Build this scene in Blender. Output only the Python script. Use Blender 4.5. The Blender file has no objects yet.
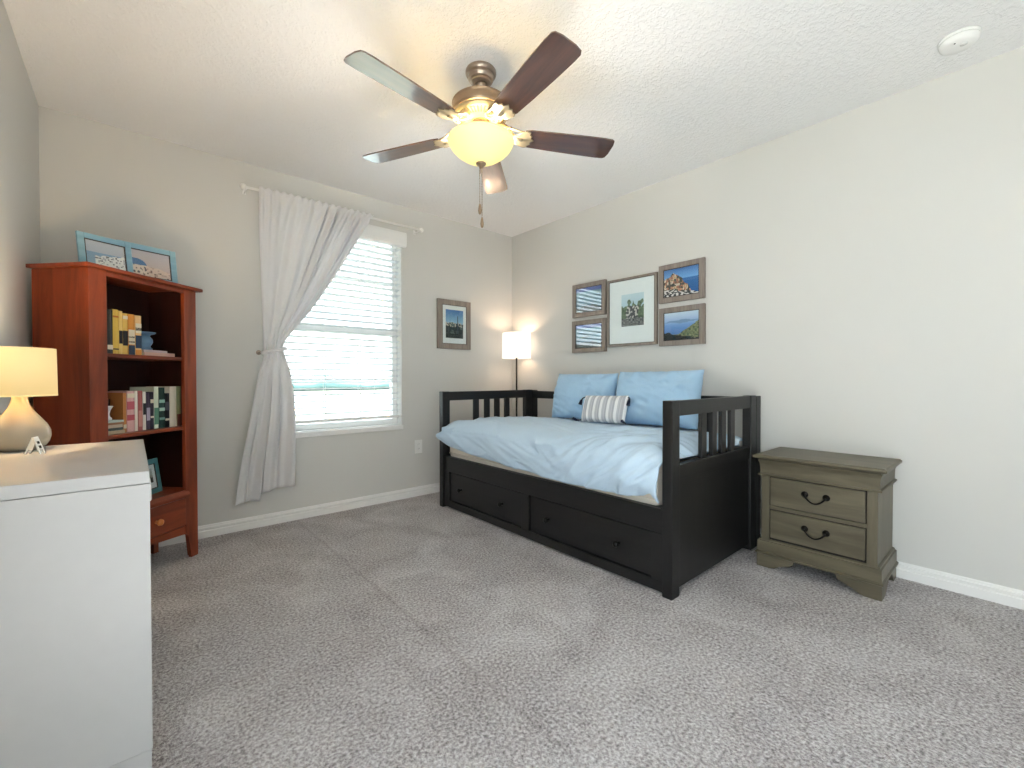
import bpy, bmesh, math, random
from mathutils import Vector, Matrix, noise
PI = math.pi
random.seed(7)
S = bpy.context.scene
COL = S.collection

# ------------------------------------------------------------------ camera
F_PX = 439.12
cam_d = bpy.data.cameras.new('camera'); cam = bpy.data.objects.new('camera', cam_d); COL.objects.link(cam)
cam_d.sensor_width = 36.0; cam_d.lens = F_PX*36.0/1024.0; cam_d.clip_start = 0.02
yaw, pitch, roll = 0.714150, -0.012491, -0.001369
fw = Vector((math.sin(yaw)*math.cos(pitch), math.cos(yaw)*math.cos(pitch), math.sin(pitch)))
r0 = Vector((math.cos(yaw), -math.sin(yaw), 0)); u0 = r0.cross(fw)
rr = math.cos(roll)*r0 + math.sin(roll)*u0; uu = -math.sin(roll)*r0 + math.cos(roll)*u0
m = Matrix((rr, uu, -fw)).transposed().to_4x4(); m.translation = Vector((-2.929, -3.377, 1.006))
cam.matrix_world = m
S.camera = cam

# ------------------------------------------------------------------ world, exposure, daylight portals
W = bpy.data.worlds.new('daylight_sky'); S.world = W; W.use_nodes = True
wn = W.node_tree; bg = wn.nodes['Background']
tc = wn.nodes.new('ShaderNodeTexCoord'); sx = wn.nodes.new('ShaderNodeSeparateXYZ'); rp = wn.nodes.new('ShaderNodeValToRGB')
wn.links.new(tc.outputs['Generated'], sx.inputs[0]); wn.links.new(sx.outputs['Z'], rp.inputs[0]); wn.links.new(rp.outputs[0], bg.inputs[0])
rp.color_ramp.elements[0].position = 0.0; rp.color_ramp.elements[0].color = (0.90, 0.96, 1.0, 1)
rp.color_ramp.elements[1].position = 0.8; rp.color_ramp.elements[1].color = (0.78, 0.90, 1.0, 1)
bg.inputs[1].default_value = 1.9
S.view_settings.view_transform = 'Standard'; S.view_settings.look = 'None'
S.view_settings.gamma = 1.0; S.view_settings.use_curve_mapping = False
S.view_settings.exposure = 1.50
try:
    S.cycles.use_denoising = True; S.cycles.max_bounces = 14; S.cycles.diffuse_bounces = 8
    S.cycles.transparent_max_bounces = 24; S.cycles.sample_clamp_indirect = 8.0
except Exception: pass
FAN_W, TABLE_W, FLOOR_W = 10.5, 6.0, 1.0
sun_d = bpy.data.lights.new('sun', 'SUN'); sun_d.energy = 11.0; sun_d.angle = .01; sun_d.color = (1, .97, .93)
sun = bpy.data.objects.new('sun', sun_d); COL.objects.link(sun); sun.rotation_euler = (0, math.radians(-29), 0)

def portal(name, loc, rot, sx_, sy_):
    d = bpy.data.lights.new(name, 'AREA'); d.shape = 'RECTANGLE'; d.size = sx_; d.size_y = sy_
    o = bpy.data.objects.new(name, d); COL.objects.link(o); o.location = loc; o.rotation_euler = rot
    try: d.cycles.is_portal = True
    except Exception: pass
    return o
H = 2.44; XL = -3.284; YB = -5.0
WX0, WX1, WZ0, WZ1 = -2.215, -1.222, 0.625, 2.195      # the window in the far wall
GY0, GY1, GZ0, GZ1 = -4.85, -2.85, 0.06, 2.25          # unseen glazed door added in the left wall for fill light
portal('window_daylight', ((WX0+WX1)/2, 0.15, (WZ0+WZ1)/2), (-PI/2, 0, 0), WX1-WX0, WZ1-WZ0)
portal('fill_door_portal', (XL-.16, (GY0+GY1)/2, (GZ0+GZ1)/2), (0, -PI/2, 0), GZ1-GZ0, GY1-GY0)  # sampling portal of the added fill-light door

def point_light(name, loc, watts, color, radius, parent=None):
    d = bpy.data.lights.new(name, 'POINT'); d.energy = watts; d.color = color; d.shadow_soft_size = radius
    o = bpy.data.objects.new(name, d); COL.objects.link(o); o.location = loc
    if parent: o.parent = parent
    return o

# ------------------------------------------------------------------ materials
def sr(r, g, b):
    f = lambda c: (c/255/12.92) if c/255 <= 0.04045 else ((c/255+0.055)/1.055)**2.4
    return (f(r), f(g), f(b), 1)
def newmat(name):
    m = bpy.data.materials.new(name); m.use_nodes = True
    return m, m.node_tree, m.node_tree.nodes['Principled BSDF']
def mapped(nt, scale, coord='Object', rot=(0, 0, 0)):
    t = nt.nodes.new('ShaderNodeTexCoord'); mp = nt.nodes.new('ShaderNodeMapping')
    mp.inputs['Scale'].default_value = scale; mp.inputs['Rotation'].default_value = rot
    nt.links.new(t.outputs[coord], mp.inputs[0]); return mp.outputs[0]
def noise_node(nt, vec, scale, detail=3, rough=.5, dist=0):
    n = nt.nodes.new('ShaderNodeTexNoise'); n.inputs['Scale'].default_value = scale; n.inputs['Detail'].default_value = detail
    n.inputs['Roughness'].default_value = rough; n.inputs['Distortion'].default_value = dist
    nt.links.new(vec, n.inputs['Vector']); return n.outputs['Fac']
def ramp(nt, fac, stops):
    r = nt.nodes.new('ShaderNodeValToRGB'); e = r.color_ramp.elements
    e[0].position, e[0].color = stops[0]; e[1].position, e[1].color = stops[1]
    for p, c in stops[2:]:
        x = e.new(p); x.color = c
    nt.links.new(fac, r.inputs[0]); return r.outputs[0]
def bump(nt, bs, h, strength, dist=.002):
    b = nt.nodes.new('ShaderNodeBump'); b.inputs['Strength'].default_value = strength; b.inputs['Distance'].default_value = dist
    nt.links.new(h, b.inputs['Height']); nt.links.new(b.outputs[0], bs.inputs['Normal']); return b
def plain(name, c, rough=.5, metal=0.0, spec=.5, bumpscale=None, bumpstr=.2, var=.98):
    m, nt, b = newmat(name)
    v = mapped(nt, (1, 1, 1)); f = noise_node(nt, v, bumpscale or 30, 3)
    c2 = tuple(x*var for x in c[:3])+(1,)
    nt.links.new(ramp(nt, f, [(.3, c2), (.7, c)]), b.inputs['Base Color'])
    b.inputs['Roughness'].default_value = rough; b.inputs['Metallic'].default_value = metal; b.inputs['Specular IOR Level'].default_value = spec
    if bumpscale: bump(nt, b, f, bumpstr)
    return m
def wood(name, c1, c2, rough, scale, axis='Z', contrast=(.3, .7), spec=.5):
    m, nt, b = newmat(name)
    s = {'X': (1, 9, 9), 'Y': (9, 1, 9), 'Z': (9, 9, 1)}[axis]
    f = noise_node(nt, mapped(nt, s), scale, 5, .6, .6)
    nt.links.new(ramp(nt, f, [(contrast[0], c1), (contrast[1], c2)]), b.inputs['Base Color'])
    b.inputs['Roughness'].default_value = rough; b.inputs['Specular IOR Level'].default_value = spec
    bump(nt, b, f, .08, .001)
    return m
def fabric(name, c, scale=400, translucency=0.0, rough=.9, stripes=None):
    m, nt, b = newmat(name)
    f = noise_node(nt, mapped(nt, (1, 1, 1)), scale, 2)
    c2 = tuple(x*.92 for x in c[:3])+(1,)
    nt.links.new(ramp(nt, f, [(.3, c2), (.7, c)]), b.inputs['Base Color'])
    b.inputs['Roughness'].default_value = rough; b.inputs['Specular IOR Level'].default_value = .15
    try: b.inputs['Sheen Weight'].default_value = .15
    except Exception: pass
    bump(nt, b, f, .15, .0008)
    if translucency:
        tr = nt.nodes.new('ShaderNodeBsdfTranslucent'); tr.inputs[0].default_value = c
        mx = nt.nodes.new('ShaderNodeMixShader'); mx.inputs[0].default_value = translucency
        out = nt.nodes['Material Output']
        nt.links.new(b.outputs[0], mx.inputs[1]); nt.links.new(tr.outputs[0], mx.inputs[2]); nt.links.new(mx.outputs[0], out.inputs['Surface'])
    return m
def glow(name, c, strength, base, transl=.5):           # a lit shade: translucent cloth or glass that gives off light
    m, nt, b = newmat(name)
    b.inputs['Base Color'].default_value = base; b.inputs['Roughness'].default_value = .6
    f = noise_node(nt, mapped(nt, (1, 1, 6)), 60, 3)
    e = nt.nodes.new('ShaderNodeEmission'); e.inputs[1].default_value = strength
    nt.links.new(ramp(nt, f, [(.2, tuple(x*.86 for x in c[:3])+(1,)), (.8, c)]), e.inputs[0])
    tr = nt.nodes.new('ShaderNodeBsdfTranslucent'); tr.inputs[0].default_value = base
    mx = nt.nodes.new('ShaderNodeMixShader'); mx.inputs[0].default_value = transl
    ad = nt.nodes.new('ShaderNodeAddShader')
    nt.links.new(b.outputs[0], mx.inputs[1]); nt.links.new(tr.outputs[0], mx.inputs[2])
    nt.links.new(mx.outputs[0], ad.inputs[0]); nt.links.new(e.outputs[0], ad.inputs[1])
    nt.links.new(ad.outputs[0], nt.nodes['Material Output'].inputs['Surface'])
    return m
def pane_mat(name, ior=1.5):
    m, nt, b = newmat(name)
    nt.nodes.remove(b)
    t = nt.nodes.new('ShaderNodeBsdfTransparent'); t.inputs[0].default_value = (.97, .99, .99, 1)
    g = nt.nodes.new('ShaderNodeBsdfGlossy'); g.inputs['Roughness'].default_value = .01
    fr = nt.nodes.new('ShaderNodeFresnel'); fr.inputs[0].default_value = ior
    mx = nt.nodes.new('ShaderNodeMixShader')
    ge = nt.nodes.new('ShaderNodeNewGeometry'); iv = nt.nodes.new('ShaderNodeMath'); iv.operation = 'SUBTRACT'; iv.inputs[0].default_value = 1.0
    mu = nt.nodes.new('ShaderNodeMath'); mu.operation = 'MULTIPLY'          # reflect at the outer faces only
    nt.links.new(ge.outputs['Backfacing'], iv.inputs[1]); nt.links.new(iv.outputs[0], mu.inputs[0]); nt.links.new(fr.outputs[0], mu.inputs[1])
    nt.links.new(mu.outputs[0], mx.inputs[0]); nt.links.new(t.outputs[0], mx.inputs[1]); nt.links.new(g.outputs[0], mx.inputs[2])
    nt.links.new(mx.outputs[0], nt.nodes['Material Output'].inputs['Surface'])
    return m
def print_mat():
    m, nt, b = newmat('printed_paper')
    a = nt.nodes.new('ShaderNodeAttribute'); a.attribute_name = 'Col'
    nt.links.new(a.outputs['Color'], b.inputs['Base Color']); b.inputs['Roughness'].default_value = .6
    return m
def wall_mat(name, c, scale, strength, dist):
    m, nt, b = newmat(name)
    v = mapped(nt, (1, 1, 1)); f = noise_node(nt, v, scale, 4, .55)
    g = noise_node(nt, v, 1.3, 2)
    nt.links.new(ramp(nt, g, [(.2, tuple(x*.97 for x in c[:3])+(1,)), (.8, c)]), b.inputs['Base Color'])
    b.inputs['Roughness'].default_value = .75; b.inputs['Specular IOR Level'].default_value = .25
    bump(nt, b, f, strength, dist)
    return m
def ceiling_mat():
    m, nt, b = newmat('knockdown_ceiling')
    v = mapped(nt, (1, 1, 1)); f = noise_node(nt, v, 58, 4, .6, .3)
    h = ramp(nt, f, [(.46, (0, 0, 0, 1)), (.60, (1, 1, 1, 1))])
    b.inputs['Base Color'].default_value = sr(240, 240, 240); b.inputs['Roughness'].default_value = .85
    b.inputs['Specular IOR Level'].default_value = .2
    bump(nt, b, h, .5, .004)
    return m
def carpet_mat():
    m, nt, b = newmat('grey_cut_pile_carpet')
    v = mapped(nt, (1, 1, 1))
    f = noise_node(nt, v, 95, 3, .7); g = noise_node(nt, v, 3.2, 4, .6, .8); k = noise_node(nt, v, 60, 3, .6)
    add = nt.nodes.new('ShaderNodeMath'); add.operation = 'MULTIPLY_ADD'; add.inputs[1].default_value = .30
    nt.links.new(g, add.inputs[0]); nt.links.new(f, add.inputs[2])
    c = ramp(nt, add.outputs[0], [(.46, sr(133, 127, 127)), (.64, sr(196, 190, 190)), (.80, sr(234, 231, 231))])
    # the crease that a vacuum cleaner left along the room, its shade darkened into the colour
    s = nt.nodes.new('ShaderNodeSeparateXYZ'); t = nt.nodes.new('ShaderNodeTexCoord'); nt.links.new(t.outputs['Object'], s.inputs[0])
    a1 = nt.nodes.new('ShaderNodeMath'); a1.operation = 'ADD'; a1.inputs[1].default_value = 2.047; nt.links.new(s.outputs['X'], a1.inputs[0])
    a2 = nt.nodes.new('ShaderNodeMath'); a2.operation = 'ABSOLUTE'; nt.links.new(a1.outputs[0], a2.inputs[0])
    cr = ramp(nt, a2.outputs[0], [(0.0, (0, 0, 0, 1)), (.022, (1, 1, 1, 1))])
    crease_shade = ramp(nt, a2.outputs[0], [(0.0, (.87, .86, .86, 1)), (.006, (.92, .91, .91, 1)), (.014, (1, 1, 1, 1))])
    mxs = nt.nodes.new('ShaderNodeMix'); mxs.data_type = 'RGBA'; mxs.blend_type = 'MULTIPLY'; mxs.inputs['Factor'].default_value = 1.0
    nt.links.new(c, mxs.inputs['A']); nt.links.new(crease_shade, mxs.inputs['B'])
    nt.links.new(mxs.outputs['Result'], b.inputs['Base Color'])
    b.inputs['Roughness'].default_value = 1; b.inputs['Specular IOR Level'].default_value = .05
    hh = nt.nodes.new('ShaderNodeMath'); hh.operation = 'ADD'; nt.links.new(f, hh.inputs[0]); nt.links.new(k, hh.inputs[1])
    h2 = nt.nodes.new('ShaderNodeMath'); h2.operation = 'MULTIPLY_ADD'; h2.inputs[1].default_value = .5
    nt.links.new(cr, h2.inputs[0]); nt.links.new(hh.outputs[0], h2.inputs[2])
    bump(nt, b, h2.outputs[0], 1.0, .016)
    return m

M = {}
M['wall'] = wall_mat('greige_paint', sr(211, 210, 206), 140, .12, .0015)
M['ceiling'] = ceiling_mat(); M['carpet'] = carpet_mat()
M['trim'] = plain('white_trim_paint', sr(236, 235, 233), .4)
M['white'] = plain('white_lacquer', sr(192, 193, 194), .35)
M['plastic'] = plain('white_plastic', sr(238, 238, 236), .35)
M['pane'] = pane_mat('clear_glass', 1.45); M['pic_glass'] = pane_mat('picture_glass', 1.7); M['gloss_glass'] = pane_mat('glossy_picture_glass', 2.3)
M['slat'] = fabric('white_slats', sr(214, 218, 220), 20, .03, .5)
M['cherry'] = wood('cherry_wood', sr(98, 37, 17), sr(160, 74, 39), .38, 1.6, 'Z', (.30, .72))
M['cherry_h'] = wood('cherry_wood_lengthwise', sr(98, 37, 17), sr(160, 74, 39), .38, 1.6, 'X', (.30, .72))
M['cherry_shaded'] = wood('dark_cherry_shaded', sr(40, 16, 11), sr(56, 22, 15), .5, 1.4, 'Z')  # darker cherry copy with the bookcase's interior shade in its colour
M['knob_wood'] = wood('light_wood_knob', sr(190, 110, 50), sr(220, 140, 75), .3, 8, 'Z')
M['black'] = wood('black_brown_stain', sr(13, 13, 14), sr(26, 25, 25), .42, 2.0, 'Z')
M['black_y'] = wood('black_brown_stain_lengthwise', sr(13, 13, 14), sr(26, 25, 25), .42, 2.0, 'Y')
M['black_x'] = wood('black_brown_stain_crosswise', sr(13, 13, 14), sr(26, 25, 25), .42, 2.0, 'X')
M['iron'] = plain('black_iron', sr(24, 22, 21), .35, .6)
M['grey_wood'] = wood('weathered_olive_wood', sr(76, 70, 55), sr(106, 98, 79), .42, 2.2, 'Y', (.25, .75))
M['grey_wood_z'] = wood('weathered_olive_wood_upright', sr(76, 70, 55), sr(106, 98, 79), .42, 2.2, 'Z', (.25, .75))
M['gap'] = plain('dark_reveal', sr(34, 30, 25), .8)
M['mattress'] = fabric('cream_mattress_ticking', sr(226, 218, 204), 220)
M['blue'] = fabric('pale_blue_cotton', sr(192, 214, 233), 350)
M['blue2'] = fabric('sky_blue_cotton', sr(170, 203, 230), 350)
M['curtain'] = fabric('white_curtain_cloth', sr(236, 235, 236), 300, .26)
M['navy'] = fabric('navy_yarn', sr(38, 42, 62), 200)
M['bronze'] = plain('brushed_bronze', sr(150, 128, 106), .38, .75)
M['bronze_l'] = plain('light_antique_bronze', sr(160, 146, 120), .45, .4)
M['steel'] = plain('brushed_nickel', sr(168, 152, 138), .34, .85)
M['walnut'] = wood('walnut_blade', sr(66, 36, 22), sr(104, 62, 40), .30, 2.5, 'X')
wb = M['walnut'].node_tree.nodes['Principled BSDF']; wb.inputs['Coat Weight'].default_value = 1.0; wb.inputs['Coat Roughness'].default_value = .10; wb.inputs['Coat IOR'].default_value = 1.95
M['bowl'] = glow('lit_amber_glass', (1.0, .86, .26, 1), .29, (.92, .78, .40, 1), .005)
M['shade_l'] = glow('lit_linen_shade', (1.0, .74, .28, 1), .17, (.85, .68, .40, 1), .022)
M['shade_w'] = glow('lit_white_shade', (1.0, .90, .80, 1), .33, (.9, .84, .76, 1), .10)
M['ceramic'] = plain('grey_glazed_ceramic', sr(164, 158, 146), .15, 0, .6, 25, .1)
M['frame_b'] = wood('light_blue_painted_wood', sr(120, 164, 184), sr(146, 186, 204), .5, 3, 'X')
M['frame_t'] = wood('teal_painted_wood', sr(62, 120, 130), sr(92, 150, 156), .5, 3, 'X')
M['frame_g'] = wood('grey_brown_frame_wood', sr(122, 111, 104), sr(152, 141, 132), .55, 5, 'Z')
M['frame_dark'] = plain('frame_edge_dark', sr(58, 50, 46), .5)
M['mat'] = plain('white_mat_board', sr(238, 240, 240), .8)
M['print'] = print_mat()
M['paper'] = plain('book_pages', sr(222, 212, 190), .9)
M['vase'] = plain('blue_glazed_pottery', sr(104, 140, 172), .3)
M['grass'] = plain('pale_lawn', sr(118, 122, 110), 1, 0, .1, 8, .2)
M['concrete'] = plain('pale_concrete', sr(206, 205, 202), .9, 0, .1, 6, .1)
M['water'] = plain('lake_water', sr(150, 172, 190), .3)
M['far_tree'] = plain('distant_trees', sr(120, 150, 150), 1, 0, .1, 2, .2)

# ------------------------------------------------------------------ mesh helpers
class MB:
    def __init__(s): s.bm = bmesh.new()
    def _add(s, verts, faces, smooth=False):
        vs = [s.bm.verts.new(v) for v in verts]
        for f in faces:
            try:
                fc = s.bm.faces.new([vs[i] for i in f]); fc.smooth = smooth
            except ValueError: pass
        return s
    def box(s, x0, x1, y0, y1, z0, z1, bev=0.0, M4=None):
        b = bmesh.new(); bmesh.ops.create_cube(b, size=1)
        for v in b.verts:
            v.co = Vector(((x0+x1)/2+v.co.x*(x1-x0), (y0+y1)/2+v.co.y*(y1-y0), (z0+z1)/2+v.co.z*(z1-z0)))
        bv = min(bev, .45*min(abs(x1-x0), abs(y1-y0), abs(z1-z0)))
        if bv > 0: bmesh.ops.bevel(b, geom=b.edges[:], offset=bv, segments=2, profile=.6, affect='EDGES')
        if M4: bmesh.ops.transform(b, matrix=M4, verts=b.verts[:])
        s.merge(b); return s
    def merge(s, b):
        b.verts.index_update()
        s._add([v.co.copy() for v in b.verts], [[v.index for v in f.verts] for f in b.faces], False); b.free()
    def lathe(s, prof, c=(0, 0, 0), n=40, M4=None, smooth=True, capped=True, crisp=False):
        if crisp:                                         # each band keeps a hard edge to the next
            for a, b in zip(prof, prof[1:]): s.lathe([a, b], c, n, M4, smooth, False)
            return s
        vs = []; fs = []
        for (r, z) in prof:
            for k in range(n):
                a = 2*PI*k/n; v = Vector((r*math.cos(a), r*math.sin(a), z))
                if M4: v = M4 @ v
                vs.append(v+Vector(c))
        for i in range(len(prof)-1):
            for k in range(n):
                fs.append([i*n+k, i*n+(k+1) % n, (i+1)*n+(k+1) % n, (i+1)*n+k])
        s._add(vs, fs, smooth)
        if capped:
            for i in (0, len(prof)-1):
                if prof[i][0] > 1e-4:
                    s._add(vs[i*n:(i+1)*n], [list(range(n))], False)
        return s
    def tube(s, pts, r, n=12, rs=None):
        pts = [Vector(p) for p in pts]; vs = []; fs = []
        up = Vector((0, 0, 1))
        for i, p in enumerate(pts):
            t = (pts[min(i+1, len(pts)-1)]-pts[max(i-1, 0)]).normalized()
            a = up if abs(t.dot(up)) < .95 else Vector((1, 0, 0))
            x = t.cross(a).normalized(); y = t.cross(x)
            q = rs[i] if rs else r
            for k in range(n):
                an = 2*PI*k/n; vs.append(p+x*q*math.cos(an)+y*q*math.sin(an))
        for i in range(len(pts)-1):
            for k in range(n): fs.append([i*n+k, i*n+(k+1) % n, (i+1)*n+(k+1) % n, (i+1)*n+k])
        s._add(vs, fs, True)
        s._add(vs[:n], [list(range(n))]); s._add(vs[-n:], [list(range(n))])
        return s
    def prism(s, poly, axis, a, b, bev=0.0, M4=None):      # poly of 2D points extruded along an axis from a to b
        def P(u, v, w): return {'x': (w, u, v), 'y': (u, w, v), 'z': (u, v, w)}[axis]
        n = len(poly); bm = bmesh.new()
        v0 = [bm.verts.new(P(u, v, a)) for u, v in poly]; v1 = [bm.verts.new(P(u, v, b)) for u, v in poly]
        bm.faces.new(v0); bm.faces.new(v1)
        for i in range(n): bm.faces.new([v0[i], v0[(i+1) % n], v1[(i+1) % n], v1[i]])
        if bev: bmesh.ops.bevel(bm, geom=bm.edges[:], offset=bev, segments=2, profile=.6, affect='EDGES')
        if M4: bmesh.ops.transform(bm, matrix=M4, verts=bm.verts[:])
        s.merge(bm); return s
    def grid(s, fn, nu, nv, smooth=True):
        vs = [Vector(fn(i/nu, j/nv)) for j in range(nv+1) for i in range(nu+1)]
        fs = [[j*(nu+1)+i, j*(nu+1)+i+1, (j+1)*(nu+1)+i+1, (j+1)*(nu+1)+i] for j in range(nv) for i in range(nu)]
        s._add(vs, fs, smooth); return s
    def sphere(s, c, r, sc=(1, 1, 1), n=16):
        prof = [(r*math.sin(PI*i/n), -r*math.cos(PI*i/n)) for i in range(n+1)]
        return s.lathe([(max(p[0], 1e-5), p[1]) for p in prof], c, 20, Matrix.Diagonal((sc[0], sc[1], sc[2])), True, False)

def root_of(o):
    while o.parent: o = o.parent
    return o
def build(name, mb, mat, parent=None, local=False, weld=True):
    bm = mb.bm
    if weld: bmesh.ops.remove_doubles(bm, verts=bm.verts[:], dist=1e-6)
    bmesh.ops.recalc_face_normals(bm, faces=bm.faces[:])
    if parent and not local:
        off = root_of(parent).location
        for v in bm.verts: v.co -= off
    me = bpy.data.meshes.new(name); bm.to_mesh(me); bm.free(); me.materials.append(mat)
    o = bpy.data.objects.new(name, me); COL.objects.link(o)
    if parent: o.parent = parent
    return o
def tag(o, label, cat, group=None, kind=None):
    o['label'] = label; o['category'] = cat
    if group: o['group'] = group
    if kind: o['kind'] = kind
    return o
def thing(name, label, cat, loc=(0, 0, 0), rotz=0, group=None):
    o = bpy.data.objects.new(name, None); COL.objects.link(o); o.location = loc; o.rotation_euler = (0, 0, rotz)
    o.empty_display_size = .1
    return tag(o, label, cat, group)
def center(o):                                           # a one-mesh thing gets its origin at its base
    me = o.data; c = Vector((sum(v.co.x for v in me.vertices), sum(v.co.y for v in me.vertices), 0))/len(me.vertices)
    c.z = min(v.co.z for v in me.vertices)
    me.transform(Matrix.Translation(-c)); o.location = c; return o
def struct(name, mb, mat, label=None, cat=None):
    o = build(name, mb, mat); o['kind'] = 'structure'
    if label: o['label'] = label
    if cat: o['category'] = cat
    return o
def solid(o, t, off=0):
    md = o.modifiers.new('thickness', 'SOLIDIFY'); md.thickness = t; md.offset = off; return o
def subsurf(o, n=1):
    md = o.modifiers.new('smooth', 'SUBSURF'); md.levels = n; md.render_levels = n; return o
def lerp_tab(tab, x):                                    # smooth curve through the table's points
    if x <= tab[0][0]: return tab[0][1]
    if x >= tab[-1][0]: return tab[-1][1]
    n = len(tab)
    def slope(i):
        if i == 0 or i == n-1: 
            a, b = (0, 1) if i == 0 else (n-2, n-1)
            return (tab[b][1]-tab[a][1])/(tab[b][0]-tab[a][0])
        s0 = (tab[i][1]-tab[i-1][1])/(tab[i][0]-tab[i-1][0]); s1 = (tab[i+1][1]-tab[i][1])/(tab[i+1][0]-tab[i][0])
        return 0 if s0*s1 <= 0 else 2*s0*s1/(s0+s1)
    for i in range(n-1):
        (a, b), (c, d) = tab[i], tab[i+1]
        if x <= c:
            h = c-a; t = (x-a)/h
            return (2*t**3-3*t**2+1)*b+(t**3-2*t**2+t)*h*slope(i)+(-2*t**3+3*t**2)*d+(t**3-t**2)*h*slope(i+1)

# ------------------------------------------------------------------ the room
T = .12
fl = MB().box(XL-T, T, YB-T, .30, -.06, 0)
struct('floor', fl, M['carpet'], 'grey cut pile carpet floor', 'floor')
struct('ceiling', MB().box(XL-T, T, YB-T, T, H, H+.06), M['ceiling'], 'white knockdown textured ceiling', 'ceiling')
struct('wall_left', MB().box(XL-T, XL, YB-T, GY0, 0, H).box(XL-T, XL, GY1, T, 0, H).box(XL-T, XL, GY0, GY1, 0, GZ0).box(XL-T, XL, GY0, GY1, GZ1, H), M['wall'], 'greige wall left of the bookcase', 'wall')
struct('wall_right', MB().box(0, T, YB-T, T, 0, H), M['wall'], 'greige wall behind the daybed', 'wall')
def pierced(y0, y1, x0, x1, z0, z1):
    b = MB()
    b.box(XL, x0, y0, y1, 0, H); b.box(x1, 0, y0, y1, 0, H); b.box(x0, x1, y0, y1, 0, z0); b.box(x0, x1, y0, y1, z1, H)
    return b
struct('wall_far', pierced(0, .14, WX0, WX1, WZ0, WZ1), M['wall'], 'greige wall with the window', 'wall')
struct('wall_near', MB().box(XL, 0, YB-.12, YB, 0, H), M['wall'], 'greige wall behind the camera', 'wall')
def skirting(name, pts0, pts1, nrm):
    # moulded profile: distance from wall, height
    prof = [(0, 0), (.016, 0), (.016, .040), (.014, .043), (.008, .045), (.008, .049), (.012, .052), (.012, .063), (.007, .066), (.006, .071), (.003, .077), (0, .078)]
    b = MB(); a = Vector(pts0); c = Vector(pts1); n = Vector(nrm); vs = []
    for p in (a, c):
        for d, z in prof: vs.append(p+n*d+Vector((0, 0, z)))
    k = len(prof)
    b._add(vs, [[i, i+1, k+i+1, k+i] for i in range(k-1)]+[list(range(k)), list(range(k, 2*k))])
    return struct(name, b, M['trim'], 'white moulded baseboard', 'baseboard')
skirting('baseboard_far', (XL, 0, 0), (0, 0, 0), (0, -1, 0))
skirting('baseboard_right', (0, -.017, 0), (0, YB, 0), (-1, 0, 0))
skirting('baseboard_left', (XL, GY1, 0), (XL, -.017, 0), (1, 0, 0))

# window_1: single-hung sash window, sill and panes
wy0, wy1 = .085, .135
wf = MB()
fw_ = .045
wf.box(WX0, WX0+fw_, wy0, wy1, WZ0, WZ1, .004).box(WX1-fw_, WX1, wy0, wy1, WZ0, WZ1, .004)
wf.box(WX0+fw_, WX1-fw_, wy0, wy1, WZ0, WZ0+fw_, .004).box(WX0+fw_, WX1-fw_, wy0, wy1, WZ1-fw_, WZ1, .004)
win = struct('window_1', wf, M['trim'], 'white single hung window behind the blind', 'window')
zm = 1.385
o = build('check_rail', MB().box(WX0+fw_, WX1-fw_, .088, .128, zm-.025, zm+.025, .004), M['trim'], win)
for z in (1.0, 1.79):
    build('muntin', MB().box(WX0+fw_, WX1-fw_, .100, .118, z-.010, z+.010, .002), M['trim'], win)
build('lower_pane', MB().box(WX0+fw_, WX1-fw_, .1195, .1215, WZ0+fw_, zm-.025), M['pane'], win)
build('upper_pane', MB().box(WX0+fw_, WX1-fw_, .1195, .1215, zm+.025, WZ1-fw_), M['pane'], win)
sill = MB().box(WX0-.012, WX1+.004, -.020, .085, WZ0-.042, WZ0-.004, .006)
sl_ = build('window_sill', sill, M['trim'], win)
# added_fill_door: unseen glazed door, added behind the camera to let in fill light
w2 = MB(); xa, xb = XL-.10, XL-.05; ym = (GY0+GY1)/2
w2.box(xa, xb, GY0, GY0+.05, GZ0, GZ1).box(xa, xb, GY1-.05, GY1, GZ0, GZ1).box(xa, xb, GY0, GY1, GZ0, GZ0+.05).box(xa, xb, GY0, GY1, GZ1-.05, GZ1)
w2.box(xa, xb, ym-.03, ym+.03, GZ0, GZ1)
fill_door = struct('added_fill_door', w2, M['trim'], 'white glazed door added unseen beside the camera for fill light', 'window')
build('pane', MB().box(XL-.078, XL-.076, GY0+.05, GY1-.05, GZ0+.05, GZ1-.05), M['pane'], fill_door)
# outdoors beyond the window
struct('lawn', MB().box(-40, 40, -40, 60, -.40, -.30), M['grass'], 'pale sunlit ground outside the window', 'lawn')
struct('reflector', MB().box(-9, XL-T-.02, -9, 2, -.30, -.05), M['concrete'], 'pale concrete patio added outside the glazed door to bounce sunlight inside', 'reflector')  # pale slab added out of view to bounce sunlight up to the ceiling
struct('lake', MB().box(-40, 40, 14, 34, -.30, -.28), M['water'], 'blue water seen far beyond the window', 'water')
tb = MB()
def tree_line(u, v):
    x = -40+80*u
    h = 1.2+1.0*noise.noise(Vector((x*.25, 0, 3)))+.6*noise.noise(Vector((x*.9, 0, 1)))
    return (x, 48+1.2*math.sin(v*PI)*(-1), -.3+h*v)
tb.grid(tree_line, 120, 6)
tl = struct('far_shore', tb, M['far_tree'], 'distant low shoreline beyond the lake', 'shore'); solid(tl, .6)

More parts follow.
